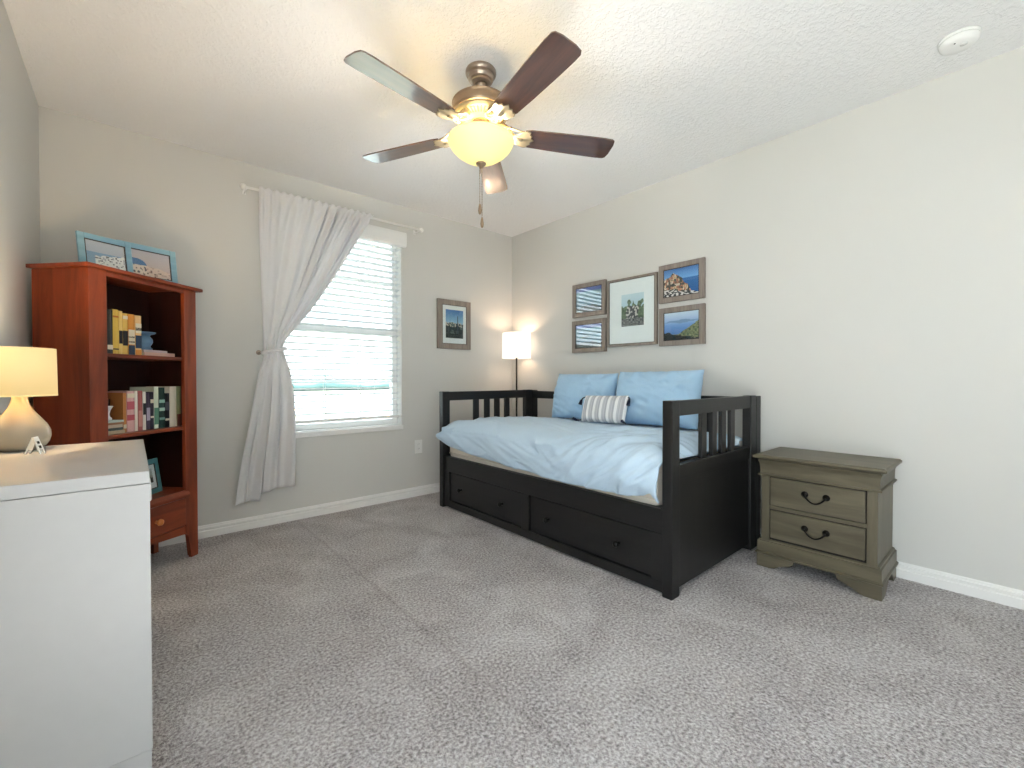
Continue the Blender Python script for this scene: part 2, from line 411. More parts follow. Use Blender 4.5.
# ------------------------------------------------------------------ window blind, curtain, rod
bl = thing('window_blind', 'white horizontal slat blind lowered over the bright window', 'blind', ((WX0+WX1)/2, 0.03, WZ0))
hb = MB().prism([(.030, 2.10), (.030, 2.222), (-.018, 2.222), (-.030, 2.214), (-.034, 2.19), (-.034, 2.13), (-.028, 2.106), (-.02, 2.10)], 'x', WX0-.025, WX1+.036, .002)
hr = build('headrail', hb, M['plastic'], bl)
sb = MB(); z = 2.075
while z > .735:
    Mx = Matrix.Translation((0, .035, z)) @ Matrix.Rotation(math.radians(-11), 4, 'X')
    prof = [(-.025, -.0012), (-.012, .0012), (0, .002), (.012, .0012), (.025, -.0012), (.025, -.0040), (.012, -.0016), (0, -.0008), (-.012, -.0016), (-.025, -.0040)]
    sb.prism(prof, 'x', WX0+.008, WX1-.006, 0, Mx); z -= .0475
build('slats', sb, M['slat'], bl)
build('bottom_rail', MB().box(WX0+.008, WX1-.006, .010, .060, .682, .704, .004), M['plastic'], bl)
for x in (-2.10, -1.835, -1.569, -1.276):
    for y in (.0095, .0605):
        build('ladder_cord', MB().tube([(x, y, .70), (x, y, 2.10)], .0017, 6), M['plastic'], bl)
build('lift_cord', MB().tube([(-1.46, -.006, 2.10), (-1.46, -.006, .86), ], .0012, 6), M['plastic'], bl)

rod = thing('curtain_rod', 'thin white curtain rod with ball ends above the window', 'curtain rod', (-1.725, -.085, 2.25))
RY, RZ = -.085, 2.250
build('pole', MB().tube([(-2.362, RY, RZ), (-1.09, RY, RZ)], .0085, 14), M['plastic'], rod)
for x in (-2.372, -1.080):
    build('finial', MB().sphere((x, RY, RZ), .019), M['plastic'], rod)
for x in (-2.352, -1.100):
    b = MB().box(x-.009, x+.009, -.004, 0, RZ-.020, RZ+.016, .001)
    b.tube([(x, -.002, RZ-.010), (x, -.05, RZ-.0105), (x, RY, RZ-.011)], .0035, 8)
    build('bracket', b, M['plastic'], rod)

cu = thing('window_curtain', 'white curtain panel gathered and tied back at the window left side', 'curtain', (-2.2, -.1, .2))
LT = [(0, -2.284), (.12, -2.289), (.25, -2.285), (.42, -2.272), (.515, -2.262), (.53, -2.262), (.60, -2.298), (.75, -2.355), (.9, -2.412), (1, -2.440)]
RT = [(0, -1.500), (.12, -1.640), (.30, -1.850), (.40, -1.98), (.47, -2.085), (.515, -2.140), (.53, -2.142), (.60, -2.110), (.70, -2.085), (.80, -2.078), (1, -2.085)]
def curtain_pt(u, v):
    # u across, v from the rod (0) to the hem (1)
    tie = math.exp(-((v-.522)/.055)**2)
    hem = .205 if u < .42 else .255+.03*(u-.42)
    if .40 < u < .45: hem = .205+.05*(u-.40)/.05
    top = 2.268
    z = top+(hem-top)*v
    gather = 1-.0*v
    uu_ = u
    if v < .5: uu_ = u**(1-.22*(1-v/.5)*0+.0)
    x = lerp_tab(LT, v)+(lerp_tab(RT, v)-lerp_tab(LT, v))*uu_
    # right half of the upper swag is lifted to the tie
    if v < .522:
        s = v/.522
        A = .012+.026*math.sin(PI*min(1, s))**.8
        ph = 2*PI*(2.3*u+1.5*u*u)
        f = math.sin(ph+.6)+.30*math.sin(2.3*ph+1.1)
        f += (1-s)**5*1.3*math.sin(2*PI*13*u+2*math.sin(9*u))
        y = -.092-.020*math.sin(PI*s)-A*.55*f
        for uc, s0, s1, dp in ((.585, .02, .72, .060), (.68, .02, .74, .050), (.775, .0, .30, .045), (.845, .0, .22, .04), (.90, .02, .50, .035)):   # deep creases
            if s0 < s < s1: y += dp*math.exp(-((u-uc)/.009)**2)*min(1, (s1-s)*5)
    else:
        s = (v-.522)/.478
        A = .008+.034*min(1, s*2.2)
        f = math.sin(2*PI*2.15*u+.9+.5*s)+.30*math.sin(2*PI*5.3*u+2*s)
        y = -.098-A*.62*f
        for uc, s0, dp, wd in ((.425, .12, .050, .012), (.17, .30, .022, .016), (.72, .05, .020, .018)):   # creases below the tie
            if s > s0: y += dp*math.exp(-((u-uc)/wd)**2)*min(1, (s-s0)*4)
        if v > .938: y -= .0045*min(1, (v-.938)/.004)          # the doubled hem
    y = y*(1-tie)+tie*(-.085-.030*math.sin(PI*u)-.009*math.sin(2*PI*4.5*u))
    if v < .03:                                        # rod pocket ruffle
        y = -.085+(-.019-.004*math.sin(2*PI*17*u))
        z = 2.268-.035*v/.03+.006*math.sin(2*PI*17*u)*(1-v/.03)
    return (x, min(y, -.035), z)
cp = build('cloth', MB().grid(curtain_pt, 240, 120), M['curtain'], cu); solid(cp, .003)
hb_ = MB()
def hem_pt(u, v):
    p = curtain_pt(u, .968+.001*v); return (p[0], p[1]-.004-.002*v, p[2]+.0)
def tie_pt(k, w):
    a = 2*PI*k; z = 1.195+.012*(w-.5)*2+.020*math.cos(a)*0
    x = -2.204+.076*math.cos(a); y = -.106+.036*math.sin(a)
    return (x, y, z+.018*math.cos(a))
tb_ = build('tieback', MB().grid(tie_pt, 40, 3), M['curtain'], cu); solid(tb_, .004)
hk = MB().tube([(-2.275, -.002, 1.185), (-2.275, -.04, 1.183), (-2.285, -.075, 1.181), (-2.287, -.095, 1.185)], .005, 8)
hk.lathe([(.016, 0), (.016, .004), (.012, .006)], (-2.275, -.0, 1.185), 20, Matrix.Rotation(PI/2, 3, 'X'))
tag(center(build('curtain_hook', hk, M['steel'])), 'small grey metal hook holding the curtain tie on the wall', 'hook')

ol = thing('wall_outlet', 'white duplex outlet low on the wall beside the window', 'outlet', (-1.07, -.004, .365))
build('cover_plate', MB().box(-1.106, -1.034, -.006, 0, .365, .480, .003), M['plastic'], ol)
for z in (.402, .443):
    so = build('socket', MB().lathe([(.0165, 0), (.0165, .003), (.014, .004)], (-1.07, -.006, z), 20, Matrix.Rotation(PI/2, 3, 'X')), M['plastic'], ol)
    build('slot', MB().box(-1.077, -1.0755, -.0105, -.0095, z-.002, z+.007).box(-1.0645, -1.063, -.0105, -.0095, z-.002, z+.007), M['gap'], so)

# ------------------------------------------------------------------ ceiling fan
FX, FY = -1.684, -1.722
fan = thing('ceiling_fan', 'five blade walnut ceiling fan with lit amber glass bowl', 'ceiling fan', (FX, FY, H))
fc = (FX, FY, 0)
build('canopy', MB().lathe([(.068, 2.44), (.0715, 2.434), (.0715, 2.424), (.067, 2.416), (.060, 2.414), (.061, 2.404), (.055, 2.393), (.047, 2.389), (.046, 2.381), (.038, 2.376), (.028, 2.375)], fc, 48, crisp=True), M['steel'], fan, False, False)
build('ball_joint', MB().sphere((FX, FY, 2.372), .026), M['steel'], fan)
build('downrod', MB().lathe([(.012, 2.375), (.012, 2.285)], fc, 20), M['steel'], fan)
build('rod_collar', MB().lathe([(.020, 2.315), (.022, 2.30), (.034, 2.292), (.036, 2.286)], fc, 24), M['steel'], fan)
mt = build('motor_housing', MB().lathe([(.03, 2.294), (.10, 2.292), (.130, 2.288), (.1345, 2.282), (.132, 2.274), (.132, 2.245), (.128, 2.236), (.120, 2.232)], fc, 56, crisp=True), M['bronze'], fan, False, False)
vr = MB().lathe([(.124, 2.234), (.122, 2.226), (.112, 2.219), (.095, 2.212), (.070, 2.206), (.058, 2.205), (.052, 2.198)], fc, 56)
vent = build('vent_plate', vr, M['bronze_l'], fan)
vs_ = MB()
for k in range(40):
    a = 2*PI*k/40
    Mk = Matrix.Translation((FX, FY, 0)) @ Matrix.Rotation(a, 4, 'Z') @ Matrix.Translation((.092, 0, 2.2112)) @ Matrix.Rotation(math.radians(-14.5), 4, 'Y')
    vs_.box(-.016, .016, -.0036, .0036, -.0012, .0010, .0005, Mk)
build('vent_slots', vs_, M['frame_dark'], vent)
build('switch_housing', MB().lathe([(.040, 2.206), (.046, 2.195), (.046, 2.150), (.060, 2.140), (.075, 2.132), (.060, 2.128)], fc, 40), M['bronze'], fan)
bowl_prof = [(.1475, 2.122), (.1530, 2.118), (.1535, 2.112), (.150, 2.101), (.139, 2.082), (.118, 2.060), (.090, 2.040), (.060, 2.024), (.034, 2.014), (.014, 2.011)]
inner = [(r-.004, z+.002) for r, z in reversed(bowl_prof)]
inner[0] = (.010, 2.016)
build('glass_bowl', MB().lathe(bowl_prof+inner, fc, 64, None, True, False), M['bowl'], fan)
build('bowl_finial', MB().lathe([(.006, 2.03), (.006, 2.014), (.023, 2.013), (.024, 2.008), (.018, 2.002), (.010, 1.998), (.006, 1.990), (.002, 1.986)], fc, 24), M['bronze'], fan)
PH = 5.8007
BZ = 2.154
iron_proto = None; blade_proto = None
for k in range(5):
    a = PH+k*2*PI/5
    if k == 0:
        b = MB(); out = []
        r_in, r_out = .205, .6565
        up = [(r_in, .048), (r_in+.03, .056), (.34, .061), (.50, .066), (.60, .0675), (.638, .066), (.650, .058), (.6565, .030)]
        poly = up+[(x, -y) for x, y in reversed(up)]
        # wavy inner end
        inn = [(r_in+.004, -.034), (r_in+.016, -.022), (r_in+.006, -.008), (r_in+.02, 0), (r_in+.006, .008), (r_in+.016, .022), (r_in+.004, .034)]
        b.prism(poly+inn, 'z', -.003, .003, .001)
        bm = b.bm
        MR = Matrix.Rotation(math.radians(-10.5), 4, 'X')
        bmesh.ops.transform(bm, matrix=MR, verts=bm.verts[:])
        for v in bm.verts: v.co.z += BZ-H
        blade_proto = build('blade', b, M['walnut'], fan, True)
        ob = blade_proto
        ib = MB()
        # ornate holder: arm, shell-shaped plate with scrolls, screws
        plate = [(.150, -.014), (.175, -.024), (.190, -.046), (.215, -.053), (.232, -.048), (.225, -.036), (.243, -.026), (.234, -.014), (.256, 0)]
        plate = plate+[(x, -y) for x, y in reversed(plate[:-1])]
        bb = MB().prism(plate, 'z', -.0095, -.0040, .0012)
        bmesh.ops.transform(bb.bm, matrix=MR, verts=bb.bm.verts[:])
        for v in bb.bm.verts: v.co.z += BZ-H
        ib.merge(bb.bm)
        ib.tube([(.085, 0, 2.208-H), (.115, 0, 2.196-H), (.14, 0, 2.170-H), (.165, 0, 2.149-H), (.20, 0, 2.146-H)], .01, 10, [.014, .013, .012, .011, .009])
        for sgn in (-1, 1):
            pts = [(.120+.018*math.cos(t)+.004*t, sgn*(.026+.016*math.sin(t)), 2.18-.006*t-H) for t in [i*.45 for i in range(12)]]
            ib.tube(pts, .0045, 8)
            ib.tube([(.10, sgn*.006, 2.200-H), (.135, sgn*.036, 2.172-H), (.170, sgn*.040, 2.156-H-sgn*.007), (.20, sgn*.044, 2.149-H-sgn*.008)], .005, 8)
        iron_proto = build('blade_iron', ib, M['bronze_l'], fan, True)
        oi = iron_proto
    else:
        ob = blade_proto.copy(); COL.objects.link(ob); ob.parent = fan
        oi = iron_proto.copy(); COL.objects.link(oi); oi.parent = fan
    ob.rotation_euler = (0, 0, a); oi.rotation_euler = (0, 0, a)
for dx, zb in ((-.006, 1.822), (.004, 1.760)):
    cx, cy = FX+dx*.756, FY-dx*.655-.0
    ch = MB().tube([(cx, cy, 1.992), (cx, cy, zb)], .0016, 6)
    n = int((1.992-zb)/.012)
    for i in range(n): ch.sphere((cx, cy, zb+.012*i), .0026, (1, 1, 1), 6)
    c_ = build('pull_chain', ch, M['steel'], fan)
    build('pull_knob', MB().lathe([(.001, zb+.002), (.004, zb), (.006, zb-.012), (.0085, zb-.030), (.006, zb-.044), (.001, zb-.049)], (cx, cy, 0), 14), M['bronze'], c_)
point_light('fan_bulb', (0, 0, 2.095-H), FAN_W, (1.0, .94, .85), .03, fan)

sd = thing('smoke_detector', 'round white smoke detector on the ceiling', 'smoke detector', (-.277, -3.2, H))
sc_ = (-.277, -3.2, 0)
build('base_ring', MB().lathe([(.066, 2.44), (.066, 2.432), (.062, 2.430)], sc_, 40), M['plastic'], sd)
build('cover', MB().lathe([(.062, 2.431), (.063, 2.422), (.060, 2.410), (.050, 2.403), (.02, 2.401), (.001, 2.401)], sc_, 40), M['plastic'], sd)
build('test_button', MB().lathe([(.012, 2.402), (.012, 2.399), (.001, 2.3985)], (-.289, -3.215, 0), 20), M['plastic'], sd)
build('indicator', MB().lathe([(.003, 2.403), (.003, 2.4005), (.001, 2.4)], (-.317, -3.19, 0), 10), M['gap'], sd)

# ------------------------------------------------------------------ daybed
BXF, BXB = -1.094, -.060            # front and back faces
BYL, BYR = -.383, -2.360            # left and right outer faces
bed = thing('daybed', 'black-brown wooden daybed with slatted ends and two drawers', 'daybed', ((BXF+BXB)/2, (BYL+BYR)/2, 0))
def end_panel(y0, y1):
    px = [(-1.094, -1.027), (-.205, -.132)]
    for a, b in px: build('post', MB().box(a, b, y0, y1, 0, .904, .004), M['black'], bed)
    build('top_rail', MB().box(-1.027, -.205, y0+.006, y1-.006, .832, .902, .003), M['black_x'], bed)
    build('middle_rail', MB().box(-1.027, -.205, y0+.006, y1-.006, .535, .605, .003), M['black_x'], bed)
    build('lower_panel', MB().box(-1.030, -.200, y0+.014, y1-.014, .03, .537, .001), M['black'], bed)
    for c in (-.755, -.640, -.530, -.418):
        build('end_slat', MB().box(c-.026, c+.026, y0+.015, y1-.015, .603, .834, .002), M['black'], bed)
end_panel(-2.360, -2.310)
end_panel(-.433, -.383)
# back frame
for y0, y1 in ((-2.360, -2.310), (-.433, -.383)):
    build('back_post', MB().box(-.128, -.060, y0, y1, 0, .900, .004), M['black'], bed)
build('back_rail', MB().box(-.122, -.066, -2.310, -.433, .826, .892, .003), M['black_y'], bed)
build('back_lower_board', MB().box(-.122, -.066, -2.310, -.433, .30, .46, .003), M['black_y'], bed)
for c in (-2.045, -.74): build('back_board', MB().box(-.110, -.078, c-.05, c+.05, .455, .83, .002), M['black'], bed)
# front frame
XF = -1.080
build('front_rail', MB().box(XF, XF+.035, -2.310, -.433, .285, .400, .003), M['black_y'], bed)
build('plinth', MB().box(XF, XF+.035, -2.310, -.433, .012, .062, .003), M['black_y'], bed)
for y0, y1 in ((-2.310, -2.247), (-1.400, -1.330), (-.500, -.433)):
    build('stile', MB().box(XF, XF+.035, y0, y1, .062, .285, .002), M['black'], bed)
build('bed_base', MB().box(-1.040, -.13, -2.30, -.44, .30, .385, .003), M['black_y'], bed)
for y0, y1, ks in ((-1.330, -.500, (-.648, -1.130)), (-2.247, -1.400, (-1.558, -2.053))):
    dr = build('drawer', MB().box(XF+.012, XF+.030, y0+.005, y1-.005, .067, .279, .003).box(XF+.03, -.30, y0+.02, y1-.02, .07, .24), M['black_y'], bed)
    for ky in ks:
        kb = MB().lathe([(.009, 0), (.007, .006), (.006, .012), (.012, .018), (.0155, .024), (.0145, .031), (.008, .035), (.001, .036)], (XF+.012, ky, .170), 22, Matrix.Rotation(-PI/2, 3, 'Y'))
        build('knob', kb, M['iron'], dr)

# mattress
mb_ = MB().box(-1.046, -.136, -2.262, -.441, .388, .596, .035)
mat_o = thing('mattress', 'cream mattress peeping out under the blue duvet', 'mattress', (-.59, -1.37, .388))
build('mattress_body', mb_, M['mattress'], mat_o)
pp = MB()
for z in (.425, .578):
    pts = []
    for (x, y) in ((-1.047, -.456+.03), (-1.047, -2.262+.03)): pts.append((x, y-.03, z))
    pp.tube(pts, .005, 8)
build('piping', pp, M['mattress'], mat_o)

# duvet: lies on the mattress and hangs over the front edge
EDGE = [(-2.325, .425), (-2.305, .432), (-2.27, .475), (-2.21, .450), (-2.05, .430), (-1.88, .428), (-1.58, .425), (-1.17, .443), (-.90, .458), (-.56, .492), (-.46, .53), (-.40, .56), (-.37, .60)]
def fbm(p, o=4): 
    return sum(noise.noise(p*(2**i))/(2**i) for i in range(o))
def ridge(p):
    return 1-abs(noise.noise(p))*2
def duvet_pt(u, v):
    # u: 0 right end .. 1 left end, v: 0 back .. 1 bottom of the hanging front edge
    y = -2.302+(2.302-.445)*u
    ze = lerp_tab(EDGE, y)
    top = .656+.016*math.sin(PI*u)
    # arc length across: flat part, rounded edge, hanging part
    R = .085
    La = .795; Lb = R*PI/2; Lc = max(.02, top-R-ze)
    s = v*(La+Lb+Lc)
    if s < La:
        x = -.14-s; z = top-.006*(1-min(1, s/.36))**1.5+.014*math.sin(PI*s/La); nx, nz = 0, 1
    elif s < La+Lb:
        t = (s-La)/R; x = -.14-La-R*1.85*math.sin(t); z = top-R*(1-math.cos(t)); nx, nz = -math.sin(t), math.cos(t)
    else:
        d = (s-La-Lb)/Lc
        x = -.14-La-R*1.85-.012*math.sin(d*PI)+.012*d; z = top-R-d*Lc; nx, nz = -1, 0
    # the left front corner flops past the post
    k = max(0, (u-.95)/.05); hang = max(0, min(1, (-x-1.0985)/.016))
    # wrinkles
    P = Vector((x*2.2, y*1.6, z*2.2))
    q = .006*fbm(P*1.2, 2)
    front = max(0, min(1, (s-.22)/.4))
    # pulls that fan out of the right front corner
    w1 = math.exp(-((y+2.02)/.36)**2)*front
    p_, a_ = s*.80-y*.60, s*.6+y*.8
    q += w1*(.026*ridge(Vector((p_*8.5, a_*1.6, 2)))+.019*ridge(Vector((p_*19, a_*3.2, 7)))+.007*ridge(Vector((p_*38, a_*7, 17))))
    # long lazy folds over the rest, running to the right and forwards
    p2, a2 = s*.9+y*.42, s*.42-y*.9
    q += (1-.7*w1)*(.4+.6*front)*(.014*ridge(Vector((p2*6.5, a2*1.0, 5)))+.009*ridge(Vector((p2*15, a2*2.2, 15))))
    q += .002*noise.noise(Vector((x*14, y*14, z*14)))
    hangf = max(0, min(1, (s-La-Lb*.6)/.15))
    q += .010*hangf*math.sin(y*38+3*noise.noise(Vector((y*3, 0, 0))))*math.exp(-((y+2.1)/.22)**2)
    q += .006*hangf*math.sin(y*11+1.5)
    q -= .006
    roll = max(0, (.075-u)/.075)
    X, Z = x+nx*q, z+nz*q
    if nz > .5 and X > -1.06: Z = max(Z, .622)
    if X < -1.09: X = min(X, -1.099)
    Y = y
    if roll and X > -1.0:                              # the right end rolls down between mattress and slats
        inside = max(0, min(1, (X+1.0)/.06, (-.235-X)/.03)) if X < -.235 else 0
        a = roll*PI/2
        Z -= (.105 if inside else .02)*(1-math.cos(a))
        Y = y-.026*math.sin(a)*inside
    if roll and X > -1.06: Z = max(Z, .614); Y = max(Y, -2.314)
    if u > .93 and X < -1.075: X = min(X, -1.106)
    if u > .93 and X < -1.097: Y = y+.072*((u-.93)/.07)**1.5*max(0, min(1, (top-.058-Z)/.03))
    return (X, Y, Z)
dv = build('duvet', MB().grid(duvet_pt, 230, 150), M['blue']); solid(dv, .010, 0)
center(dv); tag(dv, 'rumpled pale blue duvet spread over the daybed mattress', 'duvet')

# pillows
def pillow(name, w, h, t, label, cat, loc, rot, mat, wr=.006, seed=0, pinch=.06, grp=None, n=46):
    def side(sg):
        def f(u, v):
            a, b = 2*u-1, 2*v-1
            e = (1-abs(a)**3.2)*(1-abs(b)**3.2)
            th = t/2*max(0, e)**.55
            X = a*w/2*(1-pinch*(1-abs(a)**2*0)*(abs(b)**3*0+ (1-b*b)*0)-pinch*(1-b*b)*abs(a)**6*.5)
            Z = b*h/2*(1-pinch*(1-a*a)*abs(b)**6*.8)
            p = Vector((X*7+seed, Z*7, sg*3+seed))
            q = wr*(ridge(p)+.6*ridge(Vector((p.x*1.2+p.y*1.9, p.y*.9-p.x*.5, p.z))*1.7)) * min(1, e*3)
            # pulled seams round the edge
            q += wr*.9*math.sin(a*24+seed)*max(0, (abs(b)-.55))*min(1, e*6)
            return (X, sg*(th+q*.7)*1.0, Z+h/2)
        return f
    b = MB(); b.grid(side(-1), n, n); b.grid(side(1), n, n)
    bmesh.ops.remove_doubles(b.bm, verts=b.bm.verts[:], dist=1e-5)
    root = thing(name, label, cat, loc, 0, grp)
    root.rotation_euler = rot
    body = build('cushion_body' if 'cushion' in name else 'pillow_body', b, mat, root, True)
    return root, body
# local -Y faces the room; turn so that -Y points to -X
RZB = -PI/2
p1, _ = pillow('pillow',   .60, .375, .17, 'sky blue pillow leaning at the back, left of the other', 'pillow', (-.290, -1.135, .6815), (math.radians(-14), 0, RZB), M['blue2'], .019, 1.3)
p2, _ = pillow('pillow', .63, .385, .19, 'plumper sky blue pillow on the right, beside the slatted end', 'pillow', (-.305, -1.775, .6845), (math.radians(-14), math.radians(-.6), RZB), M['blue2'], .019, 5.1)
# knife-edge flange of the pillow cases
lc, lcb = pillow('lumbar_cushion', .37, .195, .10, 'small grey and white striped cushion with navy corner tassels', 'cushion', (-.475, -1.490, .700), (math.radians(-18), math.radians(-1.5), RZB), M['mat'], .002, 9.0, .03)
def stripes_mat():
    m, nt, b = newmat('grey_striped_weave')
    t = nt.nodes.new('ShaderNodeTexCoord'); s = nt.nodes.new('ShaderNodeSeparateXYZ'); nt.links.new(t.outputs['Object'], s.inputs[0])
    mu = nt.nodes.new('ShaderNodeMath'); mu.operation = 'MULTIPLY'; mu.inputs[1].default_value = 1/.058; nt.links.new(s.outputs['X'], mu.inputs[0])
    fr = nt.nodes.new('ShaderNodeMath'); fr.operation = 'FRACT'; nt.links.new(mu.outputs[0], fr.inputs[0])
    w_, g_, g2 = sr(236, 236, 236), sr(176, 178, 184), sr(204, 205, 209)
    c = ramp(nt, fr.outputs[0], [(0, w_), (.34, w_), (.36, g_), (.44, g2), (.56, g_), (.66, g2), (.80, g_), (.97, g_), (1, w_)])
    nt.links.new(c, b.inputs['Base Color']); b.inputs['Roughness'].default_value = .95
    f = noise_node(nt, mapped(nt, (1, 1, 1)), 260, 2); bump(nt, b, f, .3, .001)
    return m
lcb.data.materials[0] = stripes_mat()
for a in (-1, 1):
    for zt in (0, 1):
        x = a*.182; z = .012 if zt == 0 else .182
        tb2 = MB().tube([(x, 0, z), (x+a*.012, -.004, z-.004), (x+a*.018, -.008, z-.012)], .004, 8)
        if zt: tb2.tube([(x+a*.018, -.008, z-.010), (x+a*.021, -.016, z-.030), (x+a*.023, -.020, z-.060)], .01, 10, [.006, .010, .013])
        else: tb2.tube([(x+a*.014, -.006, z-.006), (x+a*.018, -.030, z-.009), (x+a*.026, -.062, z-.006)], .01, 10, [.005, .008, .010])
        build('tassel', tb2, M['navy'], lc, True)

# ------------------------------------------------------------------ nightstand
ns = thing('nightstand', 'olive grey wooden two drawer nightstand beside the daybed', 'nightstand', (-.2, -2.72, 0))
def nbox(x0, x1, y0, y1, z0, z1, bev=.003): return MB().box(x0, x1, y0, y1, z0, z1, bev)
def mould(prof, y0, y1, xb, mats, name, parent):        # prof: (offset out, z); runs front and both sides
    b = MB(); vs = []; n = len(prof)
    rings = []
    for d, z in prof:
        rings.append([(xb, y1+d, z), (-.372-d, y1+d, z), (-.372-d, y0-d, z), (xb, y0-d, z)])
    for r_ in rings: vs += r_
    fs = []
    for i in range(n-1):
        for k in range(3): fs.append([i*4+k, i*4+k+1, (i+1)*4+k+1, (i+1)*4+k])
        fs.append([i*4+3, i*4, (i+1)*4, (i+1)*4+3])
    fs.append([0, 1, 2, 3]); fs.append([(n-1)*4+k for k in range(4)])
    b._add(vs, fs); return build(name, b, mats, parent)
Y0, Y1 = -2.965, -2.478
mould([(.026, .578), (.033, .582), (.035, .588), (.033, .594), (.025, .599)], Y0, Y1, -.018, M['grey_wood'], 'top', ns)
mould([(.001, .486), (.014, .488), (.016, .492), (.014, .497), (.006, .4985), (.007, .528), (.009, .550), (.015, .566), (.016, .571), (.010, .573), (.010, .579)], Y0, Y1, -.02, M['grey_wood'], 'frieze', ns)
body = MB().box(-.372, -.02, Y0, Y1, .140, .490, .002)
body_o = build('body', body, M['grey_wood_z'], ns)
for y0, y1 in ((Y1-.040, Y1), (Y0, Y0+.040)):
    build('stile', MB().box(-.381, -.371, y0, y1, .145, .490, .003), M['grey_wood_z'], ns)
build('drawer_rail', MB().box(-.379, -.371, Y0+.04, Y1-.04, .314, .333, .002), M['grey_wood'], ns)
bk = MB().box(-.3725, -.3718, Y0+.04, Y1-.04, .146, .490)
build('drawer_recess', bk, M['gap'], ns)
def bail(parent, yc, zc):
    x = -.386
    for s_ in (-1, 1):
        b = MB().lathe([(.016, 0), (.0155, .003), (.009, .006), (.006, .012), (.001, .016)], (x+.001, yc+s_*.045, zc+.008), 20, Matrix.Rotation(-PI/2, 3, 'Y'))
        build('rosette', b, M['iron'], parent)
    pts = []
    for i in range(17):
        t = i/16; a = t*2-1
        pts.append((x-.014-.004*math.sin(PI*t), yc+a*.045, zc+.006-.034*math.sin(PI*t)**.8+.006*math.exp(-(a/.16)**2)*0))
    build('bail_handle', MB().tube(pts, .004, 10), M['iron'], parent)
for z0, z1 in ((.337, .482), (.164, .310)):
    d = build('drawer', MB().box(-.386, -.373, Y0+.045, Y1-.045, z0, z1, .003), M['grey_wood'], ns)
    bail(d, (Y0+Y1)/2-.004, (z0+z1)/2+.006)
mould([(.020, .068), (.024, .071), (.024, .079), (.017, .084), (.0165, .130), (.0165, .138), (.010, .141), (.009, .147), (.003, .151)], Y0, Y1, -.02, M['grey_wood'], 'base_moulding', ns)
# bracket feet: front pair with scrolled inner edge, and side faces
def foot_front(sgn, ye):
    poly = [(0, 0), (.062, 0), (.085, .006), (.108, .022), (.128, .032), (.150, .036), (.168, .048), (.176, .073), (0, .073)]
    pp_ = [(ye+sgn*u*1.0, z) for u, z in poly]
    b = MB().prism(pp_, 'x', -.390, -.366, .002)
    side = [(-.3655, 0), (-.310, 0), (-.285, .012), (-.262, .034), (-.235, .048), (-.225, .073), (-.3655, .073)]
    y_a, y_b = (ye, ye+sgn*.022)
    b.prism(side, 'y', min(y_a, y_b), max(y_a, y_b), .002)
    build('bracket_foot', b, M['grey_wood'], ns, False, False)
foot_front(1, Y0-.018); foot_front(-1, Y1+.018)
for y_a in (Y0-.016, Y1-.006):
    build('rear_foot', MB().prism([(-.020, 0), (-.085, 0), (-.105, .02), (-.13, .045), (-.14, .073), (-.020, .073)], 'y', y_a, y_a+.022, .002), M['grey_wood'], ns)

# ------------------------------------------------------------------ picture frames
def lin(c): return Vector(sr(*c)[:3])
def mixc(a, b, t): t = max(0, min(1, t)); return a*(1-t)+b*t
def im_coast(u, v):      # houses on a headland over a blue sea
    n = fbm(Vector((u*5, v*5, 1)), 4); sky = mixc(lin((120, 175, 225)), lin((40, 100, 180)), (v-.6)*2)
    c = sky if v > .62 else mixc(lin((28, 92, 160)), lin((40, 120, 190)), v+.2*n)
    land = .78-.9*(u-.25)**2*2.2+.10*n-.25*max(0, u-.45)
    if v < land and u < .78:
        iu, iv = math.floor(u*17+.5*math.floor(v*11)), math.floor(v*11); h = noise.noise(Vector((iu*1.7, iv*2.3, 2)))
        pal = [(214, 150, 120), (236, 214, 190), (190, 120, 96), (120, 92, 80), (70, 66, 62), (222, 188, 150)]
        c = lin(pal[int(abs(h)*40) % 6])*(1+.3*noise.noise(Vector((u*30, v*30, 1))))
        if (u*17) % 1 < .22 or noise.noise(Vector((u*9, v*9, 7))) < -.28: c = lin((58, 62, 52))
    if v < .28-.22*u+.06*n: c = lin((225, 222, 220)) if noise.noise(Vector((u*14, v*20, 9))) > .05 else lin((40, 44, 52))
    return c
def im_hills(u, v):      # sea and a green hillside
    n = fbm(Vector((u*4, v*4, 4)), 4)
    c = mixc(lin((120, 160, 215)), lin((210, 225, 240)), (v-.55)*2.4) if v > .55 else mixc(lin((50, 96, 168)), lin((120, 160, 215)), v*1.7)
    if abs(v-.66-.05*n) < .06*(1-abs(u-.5)*1.6): c = lin((120, 150, 190))
    if v < .20+.75*max(0, u-.42)+.05*n: c = mixc(lin((70, 88, 60)), lin((150, 150, 110)), .5+.9*noise.noise(Vector((u*18, v*18, 3))))
    if v < .26+.10*n-.25*u: c = lin((30, 36, 40))
    return c
def im_street(u, v):     # a mossy stone lane
    h = noise.noise(Vector((u*10, v*13, 6))); n = fbm(Vector((u*4, v*4, 8)), 3)
    c = mixc(lin((70, 92, 70)), lin((120, 140, 110)), .5+h)
    if v > .72+.2*n: c = mixc(lin((150, 190, 215)), lin((205, 222, 228)), v)
    if abs(u-.5+.1*n) < .28 and v < .62: c = lin((205, 200, 195)) if h > .1 else lin((70, 70, 76))
    if v < .25: c = mixc(lin((50, 56, 62)), lin((150, 150, 150)), .5+1.2*noise.noise(Vector((u*12, v*40, 1))))
    return c
